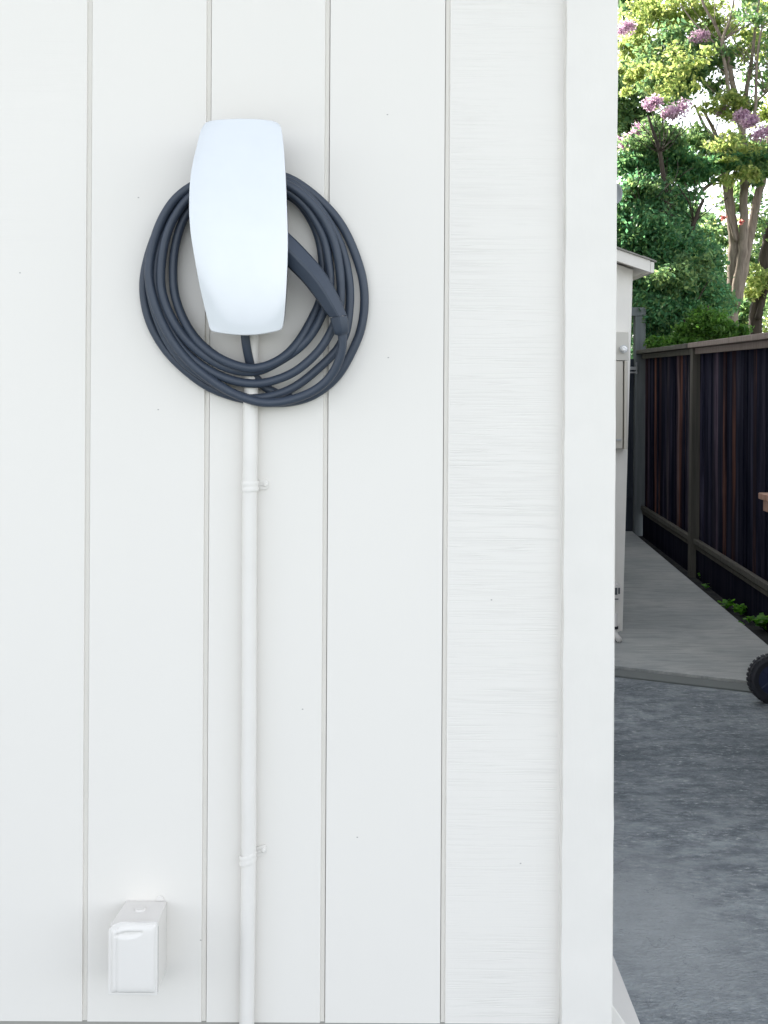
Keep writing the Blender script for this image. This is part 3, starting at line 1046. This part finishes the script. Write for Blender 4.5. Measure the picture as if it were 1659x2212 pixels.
for k, Y in enumerate(posts):
    mb = MB()
    lean = .012 if k == 1 else 0
    top = 1.735 if k == 1 else 1.72
    a, b = -.045, .045
    if k == 0:
        continue
    mb.hexa([FP(Y - .045, a - lean, -.06), FP(Y + .045, a - lean, -.06), FP(Y + .045, b - lean, -.06), FP(Y - .045, b - lean, -.06),
             FP(Y - .045, a, top), FP(Y + .045, a, top), FP(Y + .045, b, top), FP(Y - .045, b, top)])
    mb.build('post', post_m, fn, bevel=.004)
tints = [(.8, .95, 1.5), (.6, .7, 1.1), (1.9, 1.25, 1.0), (.45, .55, .9), (1.3, 1.2, 1.6), (.35, .4, .7), (1.2, .9, 1.2), (3.0, 1.7, 1.2), (1.9, 2.0, 2.2), (.7, .6, 1.0), (2.8, 2.3, 2.1), (2.0, 1.2, .9)]
for k in range(4):
    Ya, Yb = posts[k + 1], posts[k]
    mb = MB()
    Y = Ya + .02
    i = 0
    ztop = 1.735
    while Y < Yb - .02:
        w = min(random.uniform(.06, .15), Yb - .004 - Y)
        o_ = .012 + random.choice((0, 0, .004, .009)) + random.uniform(-.0015, .0015)
        t = random.choice(tints)
        s_ = random.uniform(.6, 1.3)
        fbar(mb, Y, Y + w - random.uniform(.0005, .003), o_, o_ + .016, .20, ztop, None, None, tuple(c * s_ * 1.25 for c in t))
        Y += w
    fbar(mb, Ya + .03, Yb - .005, .039, .052, .20, ztop, None, None, (.5, .5, .6))
    mb.build('board_panel', fence_m, fn, tint=True)
    c = cap_m if k else post_m
    mb = MB()
    fbar(mb, Ya + (.0 if k else .047), Yb - .001 if k else Yb + .0, -.075, .075, ztop + .003, ztop + .041)
    mb.build('cap_rail', c, fn, bevel=.004)
    mb = MB()
    fbar(mb, Ya + .047, Yb - .047, -.030, -.009, ztop - .045, ztop + .001)
    mb.build('top_trim', c, fn, bevel=.003)
    mb = MB()
    fbar(mb, Ya + .047, Yb - .047, -.034, .003, .235, .275)
    fbar(mb, Ya + .047, Yb - .047, -.020, .003, .195, .225)
    mb.build('bottom_rail', post_m, fn, bevel=.004)
    mb = MB()
    fbar(mb, Ya + .047, Yb - .047, -.012, .010, -.05, .190, tint=(.35, .42, .7))
    mb.build('kick_board', fence_m, fn, tint=True)

# weeds in the soil strip
def weed(px, py, size, n, label):
    d = CAM.z * FPX / (py - CY)
    c = P(px, py, d)
    c.z = -.02
    mb = MB()
    for _ in range(n):
        an = random.uniform(0, 6.28)
        r_ = random.uniform(.2, 1) * size
        h = random.uniform(.25, 1.1) * size
        q_ = c + Vector((r_ * math.cos(an), r_ * math.sin(an), h + .01))
        s_ = size * random.uniform(.28, .5)
        u = Vector((random.uniform(-1, 1), random.uniform(-1, 1), random.uniform(-.3, .5))).normalized()
        w = u.cross(Vector((random.uniform(-.4, .4), random.uniform(-.6, .2), 1))).normalized()
        vs_ = [q_ + u * s_ * math.cos(t) + w * s_ * .8 * math.sin(t) for t in np.linspace(0, 6.28, 8)[:-1]]
        mb.add(vs_, [tuple(range(7))])
        mb.add([c, c + Vector((.003, 0, 0)), q_], [(0, 1, 2)])
    return tag(mb.build('weed', leaf_weed), label, 'weed', 'weeds along the fence foot')


weed(1517, 1243, .04, 26, 'flat bright green weed close beside the middle fence post')
weed(1525, 1262, .03, 16, 'faint small weed between the first weed and the walk edge')
weed(1568, 1305, .045, 30, 'upright bright green weed halfway along the soil strip')
weed(1600, 1318, .05, 34, 'widest weed clump at the fence foot, dark and light green')
weed(1618, 1334, .03, 18, 'small low weed just right of the widest clump')
weed(1600, 1345, .025, 12, 'tiny weed at the edge of the concrete walk')
weed(1657, 1352, .075, 50, 'tall weed at the kick board cut off by the right frame edge')

# ================================================================== CART (mostly outside the frame)
ct = empty('garden_cart', (1.98, 3.4, 0), 'wooden garden cart with a dark knobby wheel, cut off by the right frame edge', 'cart')
dC = 5.45
YC = dC - 2
hx = P(1645, 1066, dC)
mb = MB()
for k in range(6):
    mb.box((hx.x, YC - .055 - k * .115, hx.z - .030), (2.12, YC + .05 - k * .115, hx.z))
mb.build('top_boards', cart_m, ct, bevel=.005)
mb = MB()
mb.box((hx.x + .020, YC - .62, hx.z - .085), (hx.x + .042, YC + .04, hx.z - .031))
mb.box((hx.x + .043, YC + .018, hx.z - .085), (2.11, YC + .04, hx.z - .031))
mb.build('apron', cart_m, ct, bevel=.004)
wr = .112
wc = Vector((P(1668, 1465, dC).x, YC, wr))
for (lx, ly) in ((wc.x + .06, YC - .07), (2.08, YC - .02), (wc.x + .06, YC - .53), (2.08, YC - .55)):
    mb = MB()
    mb.box((lx - .022, ly - .022, (wr if lx < 2.1 else 0)), (lx + .022, ly + .022, hx.z - .117))
    mb.build('leg', cart_m, ct, bevel=.004)
mb = MB()
mb.box((wc.x + .085, YC - .57, .30), (2.05, YC, .322))
mb.build('shelf', cart_m, ct, bevel=.004)
mb = MB()
mb.tube([(wc.x, YC + .02, wr), (wc.x, YC - .66, wr)], .008, 10)
mb.build('axle', metal_m, ct)


def wheel(cx, cy, parent):
    root = bpy.data.objects.new('wheel', None)
    mb = MB()
    n = 40
    prof = [(.070, -.024), (.092, -.030), (.104, -.027), (.109, -.018), (.110, 0), (.109, .018), (.104, .027), (.092, .030), (.070, .024)]
    vs_ = [(cx + r_ * math.cos(2 * math.pi * i / n), cy + y, wr + r_ * math.sin(2 * math.pi * i / n)) for i in range(n) for r_, y in prof]
    m_ = len(prof)
    fs = [(i * m_ + k, i * m_ + (k + 1) % m_, ((i + 1) % n) * m_ + (k + 1) % m_, ((i + 1) % n) * m_ + k) for i in range(n) for k in range(m_)]
    mb.add(vs_, fs)
    for i in range(30):            # tread blocks
        for sgn in (-1, 1):
            an = 2 * math.pi * (i + .25 * sgn) / 30
            er = Vector((math.cos(an), 0, math.sin(an)))
            et = Vector((-math.sin(an), 0, math.cos(an)))
            c = Vector((cx, cy + sgn * .014, wr)) + er * .1075
            ax = Vector((0, 1, 0))
            pts = [c + et * (.0075 * a) + ax * (.011 * b) + er * (.0055 * c_) for c_ in (-1, 1) for a, b in ((-1, -1), (1, -1), (1, 1), (-1, 1))]
            mb.hexa(pts)
    w = mb.build('wheel', tyre_m, parent, smooth=False)
    mb = MB()
    mb.tube([(cx, cy - .018, wr), (cx, cy + .018, wr)], .0698, 36)
    mb.tube([(cx, cy - .030, wr), (cx, cy - .0181, wr)], [.020, .026], 20)
    for i in range(5):
        an = 2 * math.pi * i / 5
        e = Vector((math.cos(an), 0, math.sin(an)))
        mb.tube([Vector((cx, cy - .019, wr)) + e * .022, Vector((cx, cy - .019, wr)) + e * .066], .005, 6)
    mb.build('hub', hub_m, w)
    bpy.data.objects.remove(root)


wheel(wc.x, wc.y, ct)
wheel(wc.x, wc.y - .64, ct)

# ================================================================== TREES
def leaf_obj(name, m, blobs, size, parent=None, aspect=1.9, seed=1, droop=.2, tight=False):
    """blobs: (centre Vector, (rx, ry, rz), number of leaves); leaves gather in sub-clumps"""
    g = np.random.default_rng(seed)
    C, S = [], []
    FN = 2.6
    size = size * .60
    blobs = [(c, r, int(n * FN)) for c, r, n in blobs]
    for c, r, n in blobs:
        r = np.array(r)
        k = max(6, int(n / 70))
        dirs = g.normal(size=(k, 3))
        dirs /= np.linalg.norm(dirs, axis=1)[:, None]
        cen = dirs * (g.random((k, 1)) ** .45) * .85
        which = g.integers(0, k, n)
        sub = g.uniform(.12, .34, k)
        off = g.normal(size=(n, 3)) * sub[which][:, None] * np.array([.75, .75, .55])
        C.append(np.array(c) + ((lambda d_: d_ / np.linalg.norm(d_, axis=1)[:, None] * g.random((n, 1)) ** .75 * np.array([1.25, 1.0, .95]))(g.normal(size=(n, 3))) if tight else cen[which] + off) * r)
        S.append(np.full(n, size) * g.uniform(.6, 1.35, n))
    C = np.concatenate(C)
    S = np.concatenate(S)
    n = len(C)
    a = g.normal(size=(n, 3))
    a[:, 2] -= droop
    a /= np.linalg.norm(a, axis=1)[:, None]
    b = np.cross(a, g.normal(size=(n, 3)))
    b /= np.linalg.norm(b, axis=1)[:, None]
    nn = np.cross(a, b)
    L = (S * aspect * .5)[:, None]
    Wd = (S * .5)[:, None]
    V = np.stack([C - a * L, C + b * Wd + nn * Wd * .25, C + a * L, C - b * Wd + nn * Wd * .25], 1).reshape(-1, 3)
    me = bpy.data.meshes.new(name)
    me.vertices.add(4 * n)
    me.vertices.foreach_set('co', V.ravel())
    me.loops.add(4 * n)
    me.loops.foreach_set('vertex_index', np.arange(4 * n, dtype=np.int32))
    me.polygons.add(n)
    me.polygons.foreach_set('loop_start', np.arange(0, 4 * n, 4, dtype=np.int32))
    me.polygons.foreach_set('loop_total', np.full(n, 4, dtype=np.int32))
    me.materials.append(m)
    me.update(calc_edges=True)
    o = bpy.data.objects.new(name, me)
    COL.objects.link(o)
    if parent:
        o.parent = parent
        o.matrix_parent_inverse = Matrix.Translation(-parent.location)
    return o


def blob(px, py, rp, d, n, flat=.85, rdep=1.0):
    r_ = rp / FPX * d
    return (P(px, py, d), (r_, r_ * rdep, r_ * flat), n)


def limbs(mb, paths, seg=9):
    for pth in paths:
        q_ = spline(pth, 5)
        pts, rad = [], []
        for i, (px, py, d, wpx) in enumerate(q_):
            p = P(px, py, d)
            p += Vector((random.uniform(-1, 1), 0, random.uniform(-1, 1))) * wpx / FPX * d * .06
            pts.append(p)
            rad.append(max(.004, wpx * .42 / FPX * d))
        mb.tube(pts, rad, seg)


def twigs(mb, starts, rnd, n, length, d, wpx):
    for _ in range(n):
        px, py = rnd.choice(starts)
        an = rnd.uniform(-2.6, -.5)
        pts = []
        x, y = px, py
        for k in range(5):
            pts.append((x, y, d + rnd.uniform(-.1, .1) * k, wpx * (1 - k * .19)))
            an += rnd.uniform(-.35, .35)
            x += math.cos(an) * length / 4
            y += math.sin(an) * length / 4
        limbs(mb, [pts], 5)


rd = random.Random(5)
# --- multi-stemmed flowering tree
D1 = 13.0
t1 = empty('flowering_tree', P(1590, 1120, D1), 'tall multi-stemmed tree with lilac flower clusters behind the fence', 'tree')
mb = MB()
limbs(mb, [
    [(1578, 1130, 13, 44), (1579, 900, 13, 40), (1581, 700, 13, 36), (1584, 620, 13, 36), (1588, 560, 13, 36), (1586, 510, 13, 28), (1578, 460, 13, 26), (1572, 400, 13, 22), (1560, 340, 13.1, 16), (1545, 290, 13.2, 11), (1520, 240, 13.3, 7)],
    [(1588, 660, 12.9, 28), (1602, 560, 12.9, 26), (1606, 500, 12.9, 23), (1607, 430, 12.9, 21), (1606, 330, 12.9, 20), (1600, 250, 12.9, 17), (1582, 180, 12.9, 14), (1572, 120, 12.9, 11), (1548, 60, 12.9, 8), (1520, 10, 12.9, 6), (1500, -60, 12.9, 4)],
    [(1592, 650, 13.1, 28), (1614, 540, 13.1, 25), (1634, 440, 13.1, 22), (1652, 370, 13.1, 20), (1668, 290, 13.1, 22), (1690, 180, 13.1, 16), (1720, 60, 13.1, 10), (1740, -60, 13, 6)],
    [(1604, 420, 13.2, 20), (1620, 380, 13.2, 18), (1640, 335, 13.2, 16), (1660, 300, 13.2, 13), (1700, 240, 13.2, 9)],
    [(1606, 300, 12.8, 15), (1590, 240, 12.8, 13), (1575, 200, 12.8, 11), (1568, 150, 12.8, 9), (1560, 90, 12.8, 8), (1578, 40, 12.8, 6), (1590, -30, 12.8, 4)],
    [(1603, 250, 13, 14), (1612, 200, 13, 12), (1625, 120, 13, 9), (1632, 60, 13, 7), (1640, 0, 13, 5), (1648, -60, 13, 4)],
    [(1625, 270, 12.7, 9), (1632, 230, 12.7, 9), (1634, 160, 12.7, 7), (1640, 90, 12.7, 6), (1652, 40, 12.7, 4)],
    [(1610, 255, 13, 8), (1635, 220, 13, 6), (1655, 200, 13, 5), (1690, 170, 13, 4)],
    [(1590, 520, 12.9, 10), (1570, 450, 12.9, 8), (1562, 390, 12.9, 7), (1548, 330, 12.9, 5)],
    [(1500, 520, 12.6, 13), (1502, 450, 12.6, 11), (1515, 415, 12.6, 10), (1545, 390, 12.6, 9), (1568, 372, 12.6, 7)],
    [(1498, 640, 12.6, 15), (1500, 560, 12.6, 14), (1501, 510, 12.6, 13)],
    [(1565, 130, 12.9, 6), (1540, 90, 12.9, 5), (1500, 50, 12.9, 4), (1470, 10, 12.9, 3)],
    [(1545, 300, 13.2, 9), (1520, 270, 13.2, 7), (1500, 225, 13.2, 5)],
])
twigs(mb, [(1545, 300), (1580, 180), (1600, 250), (1632, 150), (1560, 90), (1640, 60), (1570, 400), (1650, 200)], rd, 60, 110, 12.9, 3.4)
mb.build('trunk', bark_m, t1, smooth=True)
leaf_obj('crown', leaf_mid, [
    blob(1520, 125, 70, 13, 420), blob(1470, 110, 80, 13.4, 600), blob(1430, 150, 80, 13.5, 600), blob(1540, 170, 60, 13.2, 320),
    blob(1460, 175, 70, 13.2, 520), blob(1620, 30, 70, 12.6, 160), blob(1600, 220, 45, 13, 150), blob(1640, 150, 50, 13.4, 90),
    blob(1560, 330, 75, 13, 800, .55), blob(1620, 325, 70, 13.2, 700, .5), blob(1500, 300, 60, 13.3, 450, .6), blob(1650, 360, 60, 12.7, 420, .7),
    blob(1600, 420, 60, 13.5, 240), blob(1640, 480, 50, 13.3, 120), blob(1545, 500, 55, 14.2, 260), blob(1550, 590, 45, 14.2, 260), blob(1640, 560, 50, 14.4, 240),
    blob(1750, 100, 160, 13, 1300), blob(1640, -230, 200, 13, 1600), blob(1450, -250, 200, 13.5, 1800), blob(1780, 350, 130, 13.2, 1000)],  # this row: crown out of view, added to shade the ground
    .055, t1, seed=3)
leaf_obj('sunlit_leaves', leaf_gold, [
    blob(1390, 40, 75, 14, 700), blob(1470, 35, 80, 13.8, 700), blob(1540, 40, 70, 13.6, 520), blob(1600, 70, 70, 13.5, 330), blob(1360, 110, 50, 14, 380),
    blob(1480, 130, 90, 12.6, 220), blob(1420, 170, 70, 12.7, 150), blob(1560, 230, 55, 12.8, 320), blob(1650, 90, 55, 13.7, 260), blob(1630, 610, 55, 13.6, 420),
    blob(1600, 390, 50, 12.4, 200), blob(1630, 250, 60, 13.6, 260), blob(1570, 320, 70, 12.4, 240, .5), blob(1650, 20, 60, 13.2, 240), blob(1360, 170, 40, 12.8, 200)],
    .052, t1, seed=4)
for i, (px, py, rp, dd) in enumerate([(1410, 222, 24, 12.3), (1467, 236, 30, 12.2), (1447, 245, 20, 12.3), (1358, 308, 28, 12.6), (1620, 262, 22, 12.4), (1601, 250, 20, 12.5), (1645, 288, 26, 12.3), (1560, 240, 16, 12.8), (1352, 60, 24, 13.4), (1510, 80, 24, 12.9), (1385, 280, 22, 12.6)]):
    o = leaf_obj('flower_cluster', petal_m, [blob(px, py, rp * .85, dd, 100, 1.0), blob(px - rp * .38, py + rp * .25, rp * .5, dd, 45, 1.0), blob(px + rp * .42, py - rp * .25, rp * .5, dd, 50, 1.0)], .042, t1, 1.1, 20 + i, tight=True)
for i, (px, py, rp, dd) in enumerate([(1562, 470, 6, 12.8), (1602, 480, 6, 12.7)]):
    o = leaf_obj('red_leaf_cluster', petal_r, [blob(px, py, rp, dd, 14, 1.0)], .042, t1, 1.3, 50 + i, tight=True)

# --- leaning tree at the frame edge
t2 = empty('leaning_tree', P(1640, 1110, 13.8), 'brown leaning trunk at the right frame edge behind the fence', 'tree')
mb = MB()
limbs(mb, [[(1622, 1100, 13.8, 40), (1628, 800, 13.8, 36), (1632, 700, 13.8, 34), (1640, 640, 13.8, 34), (1652, 560, 13.8, 30), (1668, 480, 13.8, 28), (1700, 380, 13.8, 24), (1740, 240, 13.8, 16), (1770, 80, 13.8, 9)],
           [(1636, 690, 13.7, 16), (1650, 640, 13.7, 12), (1666, 610, 13.7, 9), (1700, 560, 13.7, 6)]])
mb.build('trunk', bark_d, t2, smooth=True)
leaf_obj('crown', leaf_mid, [blob(1640, 640, 50, 14.6, 420), blob(1615, 680, 40, 14.4, 380), blob(1660, 560, 60, 14.8, 380), blob(1720, 480, 90, 14, 1200), blob(1760, 650, 100, 14, 1500), blob(1800, 240, 150, 14, 2000)], .060, t2, seed=8)

# --- dense dark tree by the wing
D3 = 11.9
t3 = empty('dense_tree', P(1430, 1150, D3), 'dense dark green tree behind the white wing and fence', 'tree')
mb = MB()
limbs(mb, [[(1440, 1150, 12, 34), (1445, 800, 12, 30), (1452, 640, 12, 26), (1450, 520, 12, 22), (1440, 430, 12, 16), (1425, 330, 12, 11), (1400, 250, 12, 6)],
           [(1452, 640, 12, 18), (1480, 560, 12, 15), (1500, 480, 12, 12), (1520, 430, 12, 8)],
           [(1448, 560, 12, 14), (1410, 500, 12, 11), (1380, 450, 12, 8), (1360, 400, 12, 5)],
           [(1470, 745, 11.5, 5), (1462, 690, 11.5, 4), (1450, 640, 11.5, 3), (1436, 612, 11.5, 2)],
           [(1500, 700, 11.5, 5), (1508, 650, 11.5, 4), (1528, 610, 11.5, 3)]])
twigs(mb, [(1440, 430), (1425, 330), (1380, 450), (1500, 480)], rd, 30, 90, 12, 3)
mb.build('trunk', bark_d, t3, smooth=True)
leaf_obj('crown', leaf_dark, [
    blob(1400, 520, 90, 12, 3800), blob(1470, 560, 80, 12.2, 3100), blob(1420, 620, 90, 11.9, 3800), blob(1500, 640, 75, 11.9, 3600), blob(1440, 690, 80, 11.6, 4200),
    blob(1530, 560, 45, 12.4, 1200), blob(1390, 430, 75, 12.2, 2200), blob(1450, 450, 70, 12.4, 1700), blob(1360, 480, 60, 12.1, 1700), blob(1350, 600, 60, 12.4, 1500), blob(1540, 650, 50, 12.2, 1900),
    blob(1500, 370, 55, 12.5, 1300, .6), blob(1440, 350, 65, 12.6, 1600, .6), blob(1380, 360, 60, 12.5, 1300, .6), blob(1570, 350, 45, 12.6, 800, .5), blob(1640, 350, 45, 12.7, 700, .5), blob(1600, 345, 40, 12.7, 600, .5),
    blob(1280, 500, 140, 12.6, 3000), blob(1250, 750, 160, 12.6, 2500)], .046, t3, seed=9)
leaf_obj('light_leaves', leaf_mid, [
    blob(1430, 290, 65, 12.4, 900, .7), blob(1380, 330, 60, 12.5, 600), blob(1450, 600, 60, 11.3, 420), blob(1400, 400, 60, 12, 340), blob(1500, 580, 50, 11.5, 300)], .044, t3, seed=10)

# --- light feathery tree further back on the left
t4 = empty('feathery_tree', P(1370, 1100, 17), 'pale feathery tree with sky gaps rising behind the dense dark tree', 'tree')
mb = MB()
limbs(mb, [[(1395, 1080, 17, 26), (1392, 700, 17, 22), (1390, 400, 17, 17), (1380, 280, 17, 12), (1365, 180, 17, 9), (1352, 100, 17, 6), (1345, 0, 17, 4)],
           [(1388, 380, 17, 12), (1410, 250, 17, 9), (1440, 160, 17, 7), (1462, 60, 17, 4)],
           [(1352, 330, 17, 5), (1372, 260, 17, 4), (1360, 200, 17, 3)]])
twigs(mb, [(1365, 180), (1410, 250), (1440, 160), (1380, 280)], rd, 26, 110, 17, 3)
mb.build('trunk', bark_d, t4, smooth=True)
leaf_obj('crown', leaf_mid, [
    blob(1350, 200, 55, 17, 420), blob(1400, 130, 60, 17, 560), blob(1350, 280, 50, 17, 400), blob(1440, 190, 60, 17, 500), blob(1370, 30, 70, 17, 500),
    blob(1390, 260, 45, 17, 320), blob(1500, 480, 55, 17, 220), blob(1280, 200, 130, 17, 2200)], .075, t4, seed=12)

# --- fresh green shrub over the fence
t5 = empty('fern_shrub', P(1520, 1120, 11.0), 'fresh light green feathery shrub showing just above the fence cap', 'shrub')
mb = MB()
limbs(mb, [[(1515, 1100, 11, 12), (1518, 850, 11, 10), (1525, 720, 11, 7), (1530, 660, 11, 4)], [(1518, 850, 11, 8), (1490, 740, 11, 6), (1478, 690, 11, 3)], [(1518, 850, 11, 8), (1560, 750, 11, 6), (1575, 700, 11, 3)]])
mb.build('trunk', bark_d, t5, smooth=True)
leaf_obj('crown', leaf_fern, [
    blob(1530, 700, 45, 11, 1500), blob(1500, 720, 40, 11, 1200), blob(1560, 710, 35, 11, 1000), blob(1470, 735, 30, 11, 700), blob(1430, 745, 35, 11, 600), blob(1590, 720, 30, 11, 500), blob(1520, 790, 70, 11, 1800)], .034, t5, seed=13, aspect=2.4)

# --- far trees closing the view (and the low sun) behind
for i, (px, d, zt_, sp, lab) in enumerate([
        (1345, 27, 5.6, 2.4, 'far hazy green tree behind the eave of the white wing'),
        (1500, 30, 6.4, 2.8, 'far pale tree in the gap between the dense tree and the flowering tree'),
        (1610, 28, 6.2, 2.8, 'far tree glimpsed between the trunks at right above the fence')]):
    b = P(px, 1000, d)
    b.z = 0
    t = empty('far_tree', b, lab, 'tree', 'far trees')
    mb = MB()
    mb.tube([b + Vector((0, 0, -.1)), b + Vector((.05, 0, 1.5)), b + Vector((.1, 0, zt_ * .8))], [.16, .12, .05], 8)
    mb.build('trunk', bark_d, t, smooth=True)
    bl_ = []
    for k in range(9):
        bl_.append((b + Vector((rd.uniform(-sp, sp) * .6, rd.uniform(-1, 1), zt_ * rd.uniform(.25, .9))), (sp * .5, sp * .5, sp * .42), 560))
    leaf_obj('crown', leaf_gold if i == 2 else leaf_mid, bl_, .10, t, seed=30 + i)
